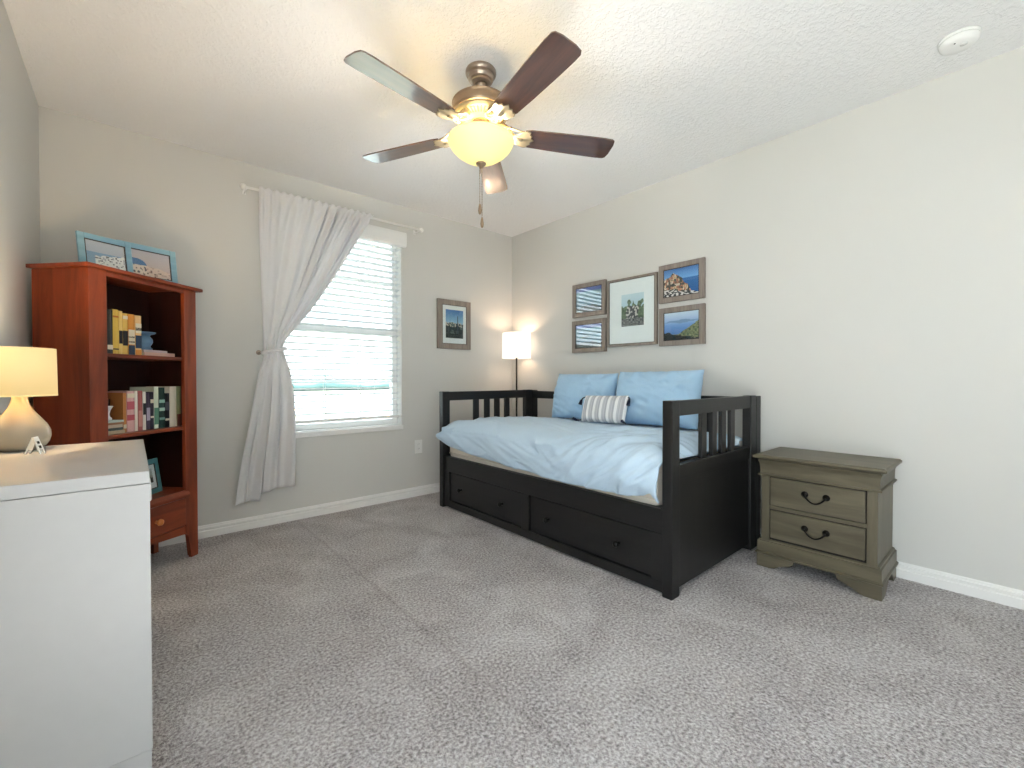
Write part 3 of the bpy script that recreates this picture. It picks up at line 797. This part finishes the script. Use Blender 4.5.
def im_church(u, v):
    n = fbm(Vector((u*4, v*5, 11)), 4)
    c = mixc(lin((150, 190, 215)), lin((52, 112, 176)), (v-.5)*2)+Vector((.12, .12, .12))*max(0, n)
    sky = .52+.06*n
    if v < sky: c = lin((40, 52, 56)) if n < .12 else lin((90, 104, 100))
    if .40 < v < .56 and noise.noise(Vector((u*12, v*14, 3))) > .12: c = lin((190, 182, 170))
    if abs(u-.68) < .035*(1.2-v) and v < .80: c = lin((60, 70, 84))
    if v < .16: c = lin((34, 44, 44))
    return c
def im_water(u, v):
    n = fbm(Vector((u*4, v*6, 21)), 3)
    c = mixc(lin((60, 104, 120)), lin((120, 165, 185)), v+.3*n)
    if v < .22+.1*n: c = lin((70, 84, 80))
    if v > .86: c = lin((70, 96, 170))
    return c
def im_cliffs(u, v):
    n = fbm(Vector((u*5, v*5, 31)), 4)
    c = mixc(lin((150, 178, 200)), lin((120, 160, 200)), v)
    if v > .55: c = mixc(lin((176, 186, 200)), lin((206, 206, 214)), v)
    if v < .45+.15*n+.25*(u-.4) and u > .22: 
        k = noise.noise(Vector((math.floor(u*24)*1.3, math.floor(v*20)*1.9, 5))); c = lin((244, 241, 239)) if k > -.12 else (lin((186, 186, 194)) if k > -.32 else lin((110, 108, 116)))
    return c
def im_dome(u, v):
    n = fbm(Vector((u*5, v*5, 41)), 4)
    c = mixc(lin((226, 200, 190)), lin((196, 186, 196)), v)
    if v < .42+.05*n-.30*(u-.5): 
        k = noise.noise(Vector((math.floor(u*24)*1.3, math.floor(v*18)*1.9, 8))); c = lin((234, 208, 194)) if k > -.16 else (lin((204, 172, 160)) if k > -.34 else lin((140, 112, 106)))
    if ((u-.20)/.26)**2+((v-.42)/.26)**2 < 1 and v > .42: c = lin((72, 118, 172))
    if u < .45 and .1 < v <= .42: c = lin((240, 222, 208)) if noise.noise(Vector((u*20, v*10, 2))) > -.25 else lin((86, 80, 90))
    return c
def im_small(u, v):
    n = fbm(Vector((u*4, v*5, 51)), 3)
    c = mixc(lin((150, 140, 120)), lin((200, 205, 200)), v+.4*n)
    if v < .4+.2*n: c = lin((70, 70, 62))
    return c
def picture_plane(name, parent, P, w, h, fn, nu=64, nv=64):
    # P(u, v) gives a point of the print's face
    bm = bmesh.new(); lay = bm.verts.layers.float_color.new('Col')
    vs = []
    for j in range(nv+1):
        for i in range(nu+1):
            v = bm.verts.new(P(i/nu*w, j/nv*h)); c = fn(i/nu, j/nv); v[lay] = (c[0], c[1], c[2], 1); vs.append(v)
    for j in range(nv):
        for i in range(nu):
            bm.faces.new([vs[j*(nu+1)+i], vs[j*(nu+1)+i+1], vs[(j+1)*(nu+1)+i+1], vs[(j+1)*(nu+1)+i]])
    # a back so that the print is a thin sheet
    me = bpy.data.meshes.new(name); bm.to_mesh(me); bm.free(); me.materials.append(M['print'])
    o = bpy.data.objects.new(name, me); COL.objects.link(o); o.parent = parent
    return o
def frame_obj(name, label, loc, rot, w, h, bw, depth, fmat, img, mat_w=0, opening=None, group=None, glass='pic_glass', cat='picture frame', stand=False, lip=.004):
    # local: x across, z up, -y towards the viewer, back at y = 0, origin bottom centre
    root = thing(name, label, cat, loc, 0, group); root.rotation_euler = rot
    b = MB()
    for x0, x1, z0, z1 in ((-w/2, -w/2+bw, 0, h), (w/2-bw, w/2, 0, h), (-w/2+bw, w/2-bw, 0, bw), (-w/2+bw, w/2-bw, h-bw, h)):
        b.box(x0, x1, -depth, -.001, z0, z1, .002)
    build('frame', b, fmat, root, True)
    l = MB()
    for x0, x1, z0, z1 in ((-w/2+bw, -w/2+bw+lip, bw, h-bw), (w/2-bw-lip, w/2-bw, bw, h-bw), (-w/2+bw, w/2-bw, bw, bw+lip), (-w/2+bw, w/2-bw, h-bw-lip, h-bw)):
        l.box(x0, x1, -depth+.002, -.002, z0, z1)
    build('inner_lip', l, M['frame_dark'], root, True)
    build('backing', MB().box(-w/2+.004, w/2-.004, -.005, 0, .004, h-.004), M['frame_dark'], root, True)
    iw, ih = w-2*bw-2*lip, h-2*bw-2*lip
    x0, z0, pw, ph = -iw/2, bw+lip, iw, ih
    if opening:
        build('mat_board', MB().box(-iw/2, iw/2, -depth+.0065, -.0048, bw+lip, h-bw-lip), M['mat'], root, True)
        ox, oz, pw, ph = opening; x0, z0 = ox-pw/2, oz
    yp = -depth+.006
    picture_plane('print', root, lambda a, c: (x0+a, yp, z0+c), pw, ph, img, 72, 72)
    build('glass', MB().box(-iw/2, iw/2, -depth+.0028, -depth+.0042, bw+lip, h-bw-lip), M[glass], root, True)
    if stand:
        build('easel_leg', MB().prism([(-.025, .012), (.025, .012), (.016, h*.72), (-.016, h*.72)], 'y', 0, .004, 0, Matrix.Translation((0, .0, h*.72)) @ Matrix.Rotation(math.radians(24), 4, 'X') @ Matrix.Translation((0, .004, -h*.72))), M['frame_dark'], root, True)
    return root
RW = (0, 0, -PI/2); RT_ = (0, 0, -PI/2+.034)             # hangs on the right wall, facing -X
def on_right(y0, y1, z0): return (-.001, (y0+y1)/2, z0)
FG = M['frame_g']
frame_obj('picture_frame', 'small grey framed picture at upper left of the wall group', (-.0075, -1.011, 1.527), RT_, .342, .282, .036, .026, FG, im_water, glass='gloss_glass')
frame_obj('picture_frame', 'small grey framed picture at lower left of the wall group', (-.0075, -1.009, 1.225), RT_, .347, .273, .036, .026, FG, im_water, glass='gloss_glass')
frame_obj('picture_frame', 'tall thin framed picture with wide white mat in the wall group centre', (-.0085, -1.425, 1.256), RT_, .43, .528, .017, .026, FG, im_street, 1, (.012, .152, .194, .246))
frame_obj('picture_frame', 'framed photo of houses on a cliff above blue sea', on_right(-1.657, -1.993, 1.547), RW, .336, .271, .036, .026, FG, im_coast)
frame_obj('picture_frame', 'framed photo of a green hillside over a blue bay', on_right(-1.660, -1.995, 1.238), RW, .335, .272, .036, .026, FG, im_hills)
frame_obj('picture_frame', 'grey framed upright picture with white mat between window and floor lamp', (-.709, -.001, 1.274), (0, 0, 0), .353, .441, .046, .026, FG, im_church, 1, (.0, .098, .188, .255))

# ------------------------------------------------------------------ corner bookcase
BL = Vector((-3.0692, -.6767, 0)); BA = math.atan2(.66858504, .7436357)
bc = thing('bookcase', 'tall cherry wood bookcase set across the corner', 'bookcase', BL, BA)
BW, BD, BH = .567, .294, 1.503
BM4 = Matrix.Translation(BL) @ Matrix.Rotation(BA, 4, 'Z')
def lb(x0, x1, y0, y1, z0, z1, bev=.002): return MB().box(x0, x1, y0, y1, z0, z1, bev)
build('top_board', MB().prism([(-.022, -.024), (BW+.026, -.024), (BW+.026, BD), (-.022, BD)], 'z', BH, BH+.018, .004), M['cherry_h'], bc, True)
for x0, x1 in ((0, .019), (BW-.019, BW)):
    build('side_panel', lb(x0, x1, .018, BD, .13, BH), M['cherry'] if x0 == 0 else M['cherry_shaded'], bc, True)  # right panel takes the darker copy to paint in the shade inside
for a, bq, sg in ((0, .078, 1), (BW, BW-.078, -1)):
    # stile that runs down into a tapered leg
    poly = [(a, 0), (a+sg*.044, 0), (a+sg*.062, .13), (a+sg*.078, .15), (a+sg*.078, BH), (a, BH)]
    build('stile', MB().prism(poly, 'y', 0, .020, .0015), M['cherry'], bc, True)
    poly2 = [(.018, 0), (.05, 0), (.066, .14), (.018, .14)]
    build('leg', MB().prism(poly2, 'x', min(a, a+sg*.02), max(a, a+sg*.02), .001), M['cherry'], bc, True)
    build('rear_leg', MB().box(min(a, a+sg*.03), max(a, a+sg*.03), BD-.04, BD, 0, .14, .002), M['cherry'], bc, True)
build('back_panel', lb(.018, BW-.018, BD-.012, BD-.002, .16, BH), M['cherry_shaded'], bc, True)
build('top_rail', lb(.078, BW-.078, .001, .019, 1.480, BH), M['cherry_h'], bc, True)
for z in (1.126, .742):
    build('shelf', lb(.019, BW-.019, .012, BD-.012, z-.018, z, .003), M['cherry_h'], bc, True)
build('bottom_shelf', lb(.019, BW-.019, .004, BD-.012, .370, .388, .003), M['cherry_h'], bc, True)
build('ledge', MB().prism([(-.010, .350), (-.010, .366), (.004, .388), (.02, .388), (.02, .350)], 'x', .060, BW-.060, .002), M['cherry_h'], bc, True)
apron = [(.060, .190), (BW-.060, .190), (BW-.060, .140), (BW-.12, .146), (BW/2, .158), (.12, .146), (.060, .140)]
build('apron', MB().prism(apron, 'y', .004, .018, .001), M['cherry_h'], bc, True)
build('drawer_floor', lb(.019, BW-.019, .02, BD-.012, .165, .180), M['cherry_shaded'], bc, True)
bd_ = build('drawer', MB().box(.080, BW-.080, -.004, .016, .195, .346, .004).box(.09, BW-.09, .016, BD-.03, .20, .33), M['cherry_h'], bc, True)
build('knob', MB().lathe([(.009, 0), (.008, .008), (.012, .014), (.017, .022), (.016, .030), (.009, .035), (.001, .036)], (.306, -.004, .268), 24, Matrix.Rotation(PI/2, 3, 'X')), M['knob_wood'], bd_, True)

# ------------------------------------------------------------------ things in the bookcase (placed in its own axes)
def in_case(x, y, z): return BM4 @ Vector((x, y, z))
cover_mats = {}
def cover(c):
    if c not in cover_mats: cover_mats[c] = plain('cover_%d_%d_%d' % c, sr(*c), .45)
    return cover_mats[c]
def book(x0, x1, h, d, y, z, c, label, group, bands=(), tilt=0):
    w = x1-x0
    root = thing('book', label, 'book', in_case((x0+x1)/2, y, z), BA, group)
    root.rotation_euler = (0, tilt, BA)
    t = .0022
    b = MB().box(-w/2, -w/2+t, 0, d, 0, h, .0006).box(w/2-t, w/2, 0, d, 0, h, .0006)
    # rounded spine
    sp = [(-w/2, .004), (-w/2+w*.12, .0006), (0, -.0012), (w/2-w*.12, .0006), (w/2, .004), (w/2-.002, .006), (-w/2+.002, .006)]
    b.prism(sp, 'z', 0, h)
    build('cover', b, cover(c), root, True)
    build('pages', MB().box(-w/2+t, w/2-t, .006, d-.004, .003, h-.003), M['paper'], root, True)
    for z0, z1, bc_ in bands:
        build('spine_band', MB().box(-w/2+.0008, w/2-.0008, -.0022, .003, z0*h, z1*h, .0004), cover(bc_), root, True)
    return root
zt = 1.1262
G1 = 'books standing on the upper shelf'
Y, O_, K_, W_, N_ = (232, 196, 84), (222, 150, 62), (34, 32, 36), (228, 218, 196), (40, 62, 92)
def hz(top): return top-zt
up_books = [
 (.100, .128, .206, (120, 80, 60), 'brown book at the far left of the upper shelf', [(.6, .9, W_)]),
 (.130, .156, .214, (40, 44, 40), 'dark green-black book at left of the yellow books', [(.1, .2, W_)]),
 (.157, .184, .216, Y, 'tall bright yellow book with plain spine', [(.1, .13, K_), (.82, .86, (200, 120, 40))]),
 (.186, .203, .212, (236, 206, 120), 'slim pale yellow book beside the bright yellow one', [(.25, .55, K_)]),
 (.204, .229, .204, (226, 188, 96), 'yellow book with broad black spine band', [(.22, .58, K_), (.86, .94, W_)]),
 (.232, .264, .204, O_, 'thick orange-topped book with dark blue lower spine', [(.26, .62, W_), (.0, .24, N_), (.30, .34, K_), (.42, .46, K_)]),
 (.268, .299, .202, (234, 196, 140), 'cream and orange book at the right end by the blue pot', [(.18, .50, N_), (.0, .14, O_), (.56, .80, W_), (.62, .70, K_)]),
]
for x0, x1, h, c, lab, bands in up_books:
    book(x0, x1, h, .135, .062, zt, c, lab, G1, bands)
def flat_book(x0, x1, y0, dp, z, h, c, label, group, yaw_=0):
    root = thing('book', label, 'book', in_case((x0+x1)/2, y0, z), BA+yaw_, group)
    w = x1-x0
    build('cover', MB().box(-w/2, w/2, 0, dp, 0, .002, .0006).box(-w/2, w/2, 0, dp, h-.002, h, .0006).box(-w/2, w/2, -.001, .003, 0, h, .0006), cover(c), root, True)
    build('pages', MB().box(-w/2+.003, w/2-.003, .003, dp-.003, .002, h-.002), M['paper'], root, True)
    return root
flat_book(.312, .488, .060, .15, zt, .020, (206, 176, 166), 'pinkish book lying flat at the bottom under the blue pot', 'flat books under the blue pot')
flat_book(.312, .450, .066, .13, zt+.0203, .012, (190, 176, 182), 'thin mauve book lying flat, right under the blue pot', 'flat books under the blue pot', .02)
vp = in_case(.372, .125, zt+.0324)
vz = vp.z
vb = MB().lathe([(.030, 0), (.034, .003), (.034, .010), (.028, .016), (.026, .022), (.034, .034), (.0375, .046), (.036, .058), (.028, .070), (.024, .076), (.028, .082), (.046, .088), (.050, .092), (.050, .096), (.030, .096), (.022, .088), (.02, .07), (.001, .066)], (vp.x, vp.y, vz), 36, None, True, False)
tag(center(build('candle_pot', vb, M['vase'])), 'blue pottery pedestal pot standing on the flat books', 'pot')
G2 = 'books standing on the middle shelf'
z2 = .7422
mid = [
 (.205, .221, .196, (196, 130, 72), 'slim orange-brown book leaning left of the pink one', [(.1, .2, W_)]),
 (.224, .262, .202, (222, 178, 178), 'wide pink and white book on the middle shelf', [(.55, .75, (196, 96, 110)), (.28, .42, (180, 80, 90)), (.84, .95, W_)]),
 (.264, .279, .204, (234, 226, 214), 'slim white book right of the pink book', []),
 (.281, .304, .204, (168, 92, 88), 'dusty red book near the shelf middle', [(.1, .5, (196, 140, 132))]),
 (.307, .323, .198, (232, 228, 220), 'slim off-white book between the red and purple ones', [(.4, .7, K_)]),
 (.326, .345, .190, (66, 54, 76), 'dark purple book on the middle shelf', [(.25, .6, (180, 170, 190))]),
 (.347, .366, .196, (48, 44, 60), 'dark navy book with pale bands', [(.7, .8, W_), (.3, .35, W_)]),
 (.369, .394, .222, (214, 226, 208), 'tall pale green book rising above its neighbours', [(.1, .5, (90, 140, 120))]),
 (.397, .430, .218, (30, 62, 56), 'dark green book with light lettering bands', [(.62, .70, (150, 190, 180)), (.42, .5, (170, 200, 190)), (.2, .26, (120, 160, 150))]),
 (.433, .458, .186, (28, 28, 34), 'short black book with white bands', [(.5, .75, (90, 90, 100)), (.2, .26, W_)]),
 (.461, .502, .222, (232, 224, 206), 'thick cream book near the right end of the middle shelf', []),
 (.505, .530, .222, (150, 164, 124), 'sage green book at the far right of the middle shelf', [(.0, .3, (110, 60, 50))]),
]
for x0, x1, h, c, lab, bands in mid:
    book(x0, x1, h, .145, .066, z2, c, lab, G2, bands)
book(.160, .198, .165, .12, .13, z2, (52, 34, 26), 'dark brown book standing behind the flat pile', G2, [])
zz = z2
for i, (c, h_, lab) in enumerate([((200, 182, 150), .016, 'cream book at the bottom of the small flat pile'), ((70, 84, 80), .013, 'dark green book second from the bottom of the small flat pile'), ((196, 180, 160), .014, 'beige book third from the bottom of the small flat pile'), ((150, 110, 80), .011, 'brown book second from the top of the small flat pile'), ((176, 196, 190), .010, 'pale aqua book topmost of the small flat pile')]):
    flat_book(.088+.004*(i % 2), .198-.005*(i % 3), .050+.004*(i % 2), .07, zz, h_, c, lab, 'small flat pile on the middle shelf'); zz += h_+.0003
gp = in_case(.140, .085, zz)
gb = MB().lathe([(.018, 0), (.021, .003), (.022, .010), (.015, .016), (.012, .030), (.016, .048), (.022, .060), (.026, .066), (.026, .069), (.020, .068), (.001, .064)], (gp.x, gp.y, zz), 28, None, True, False)
tag(center(build('small_candle_holder', gb, M['mat'])), 'small white candle holder standing on the flat pile of books', 'candle holder')
# framed photo standing at the bottom, two blue frames on top
tp = in_case(.375, .105, .3885)
frame_obj('photo_frame', 'teal photo frame standing on the bookcase bottom shelf', tp, (math.radians(-8), 0, BA+math.radians(14)), .165, .185, .026, .014, M['frame_t'], im_small, 1, (0, .060, .064, .075), cat='photo frame', stand=True)
ztop = BH+.0183
a1 = in_case(.195, .135, ztop); a2 = in_case(.405, .125, ztop)
frame_obj('photo_frame', 'light blue photo frame of white cliff houses, left on the bookcase top', a1, (math.radians(-9), 0, BA-math.radians(15)), .215, .182, .026, .014, M['frame_b'], im_cliffs, cat='photo frame', stand=True)
frame_obj('photo_frame', 'light blue photo frame with a blue dome, right on the bookcase top', a2, (math.radians(-9), 0, BA-math.radians(22)), .262, .202, .028, .014, M['frame_b'], im_dome, cat='photo frame', stand=True)

# ------------------------------------------------------------------ white dresser, lamp and little stand
DX0, DX1, DY0, DY1, DH = XL+.018, -2.897, -1.978, -1.223, .780
ds = thing('dresser', 'white lacquered chest of drawers against the left wall', 'dresser', ((DX0+DX1)/2, (DY0+DY1)/2, 0))
build('top_board', MB().box(DX0, DX1, DY0, DY1, DH-.030, DH, .002), M['white'], ds)
build('end_panel', MB().box(DX0, DX1, DY0+.001, DY0+.019, .089, DH-.0315, .001), M['white'], ds)
build('kick_board', MB().box(DX0, DX1-.002, DY0+.002, DY0+.019, 0, .0875, .001), M['white'], ds)
build('kick_board', MB().box(DX0, DX1-.002, DY1-.019, DY1-.002, 0, .0875, .001), M['white'], ds)
build('end_panel', MB().box(DX0, DX1, DY1-.019, DY1-.001, .089, DH-.0315, .001), M['white'], ds)
build('back_panel', MB().box(DX0, DX0+.006, DY0+.019, DY1-.019, .03, DH-.031), M['white'], ds)
build('plinth', MB().box(DX1-.05, DX1-.034, DY0+.019, DY1-.019, 0, .05), M['white'], ds)
for i, (z0, z1) in enumerate(((.054, .278), (.282, .506), (.510, .745))):
    d = build('drawer', MB().box(DX1-.018, DX1-.002, DY0+.022, DY1-.022, z0, z1, .0015).box(DX0+.03, DX1-.016, DY0+.03, DY1-.03, z0+.01, z1-.03), M['white'], ds)
    if i == 2: build('handle', MB().box(DX1-.002, DX1+.014, -1.545, -1.425, .612, .668, .004), M['plastic'], d)
LX, LY = -3.198, -1.300
tl_ = thing('table_lamp', 'lit table lamp with linen drum shade on the white dresser', 'lamp', (LX, LY, DH))
lcn = (LX, LY, 0)
build('lamp_base', MB().lathe([(.036, .7803), (.046, .782), (.058, .792), (.0665, .806), (.0705, .824), (.069, .842), (.061, .862), (.048, .882), (.034, .902), (.025, .918), (.0195, .934), (.0180, .946), (.0185, .949)], lcn, 56), M['ceramic'], tl_)
build('neck', MB().lathe([(.0165, .948), (.0165, .953), (.012, .955), (.012, .966), (.010, .967), (.010, .990)], lcn, 24), M['bronze_l'], tl_)
sh = [(.0845, .953), (.0825, 1.104)]
shb = MB().lathe(sh, lcn, 64, None, True, False)
so_ = build('lamp_shade', shb, M['shade_l'], tl_); solid(so_, .002)
build('shade_rim', MB().lathe([(.0858, .952), (.0858, .957), (.0838, .957), (.0838, .952), (.0858, .952)], lcn, 64, None, True, False).lathe([(.0835, 1.100), (.0835, 1.105), (.0815, 1.105), (.0815, 1.100), (.0835, 1.100)], lcn, 64, None, True, False), M['shade_l'], tl_)
sp_ = MB()
for k in range(3):
    a = 2*PI*k/3; sp_.tube([(LX, LY, .985), (LX+.0835*math.cos(a), LY+.0835*math.sin(a), .985)], .0015, 6)
build('shade_spider', sp_, M['steel'], tl_)
build('light_bulb', MB().lathe([(.012, .985), (.014, .995), (.026, 1.02), (.029, 1.035), (.024, 1.054), (.010, 1.064), (.001, 1.065)], lcn, 24), glow('lit_bulb', (1, .8, .55, 1), 3.0, (.9, .9, .85, 1)), tl_)
point_light('table_lamp_bulb', (0, 0, 1.075-DH), TABLE_W, (1.0, .74, .45), .025, tl_)

# small white folding stand (an easel of two leaves) in front of the lamp
fs = thing('folding_stand', 'small white folded stand with two dark holes in front of the lamp', 'stand', (-3.150, -1.440, DH))
def leaf(sgn, name):
    b = MB()
    hh, ww = .052, .022
    poly = [(-ww/2, 0), (-ww/2+.005, 0), (-ww/2+.005, .014), (ww/2-.005, .014), (ww/2-.005, 0), (ww/2, 0), (ww/2-.002, hh), (-ww/2+.002, hh)]
    Mx = Matrix.Translation((-3.150, -1.440, DH+.001)) @ Matrix.Rotation(math.radians(62), 4, 'Z') @ Matrix.Translation((0, sgn*.019, 0)) @ Matrix.Rotation(math.radians(sgn*20), 4, 'X')
    b.prism(poly, 'y', -.0015, .0015, .0004, Mx)
    o = build(name, b, M['plastic'], fs)
    return o, Mx
l1, m1 = leaf(-1, 'leaf'); l2, m2 = leaf(1, 'leaf')
for z in (.022, .036):
    build('hole', MB().box(-.004, .004, -.0022, -.0012, z-.004, z+.004, 0, m1), M['gap'], l1)
build('hinge', MB().tube([(Matrix.Translation((-3.150, -1.440, DH+.0505)) @ Matrix.Rotation(math.radians(62), 4, 'Z')) @ Vector((s_*.010, 0, 0)) for s_ in (-1, 1)], .002, 8), M['plastic'], fs)

# ------------------------------------------------------------------ floor lamp in the corner
fx, fy = -.150, -.238
flp = thing('floor_lamp', 'lit floor lamp with white drum shade in the corner', 'lamp', (fx, fy, 0))
fcn = (fx, fy, 0)
build('base', MB().lathe([(.10, 0), (.105, .004), (.105, .016), (.09, .022), (.02, .026), (.012, .032)], fcn, 40), M['iron'], flp)
build('pole', MB().lathe([(.0085, .025), (.0085, 1.22)], fcn, 16), M['iron'], flp)
fsd = build('lamp_shade', MB().lathe([(.137, 1.197), (.134, 1.440)], fcn, 64, None, True, False), M['shade_w'], flp); solid(fsd, .002)
sp2 = MB()
for k in range(3):
    a = 2*PI*k/3+.4; sp2.tube([(fx, fy, 1.225), (fx+.136*math.cos(a), fy+.136*math.sin(a), 1.225)], .0015, 6)
build('shade_spider', sp2, M['steel'], flp)
build('socket', MB().lathe([(.014, 1.215), (.016, 1.22), (.016, 1.262), (.012, 1.266)], fcn, 16), M['iron'], flp)
build('light_bulb', MB().lathe([(.012, 1.262), (.016, 1.275), (.026, 1.30), (.028, 1.312), (.020, 1.332), (.001, 1.342)], fcn, 24), glow('lit_white_bulb', (1, .85, .65, 1), 3.0, (.9, .9, .85, 1)), flp)
point_light('floor_lamp_bulb', (0, 0, 1.36), FLOOR_W, (1.0, .70, .48), .025, flp)
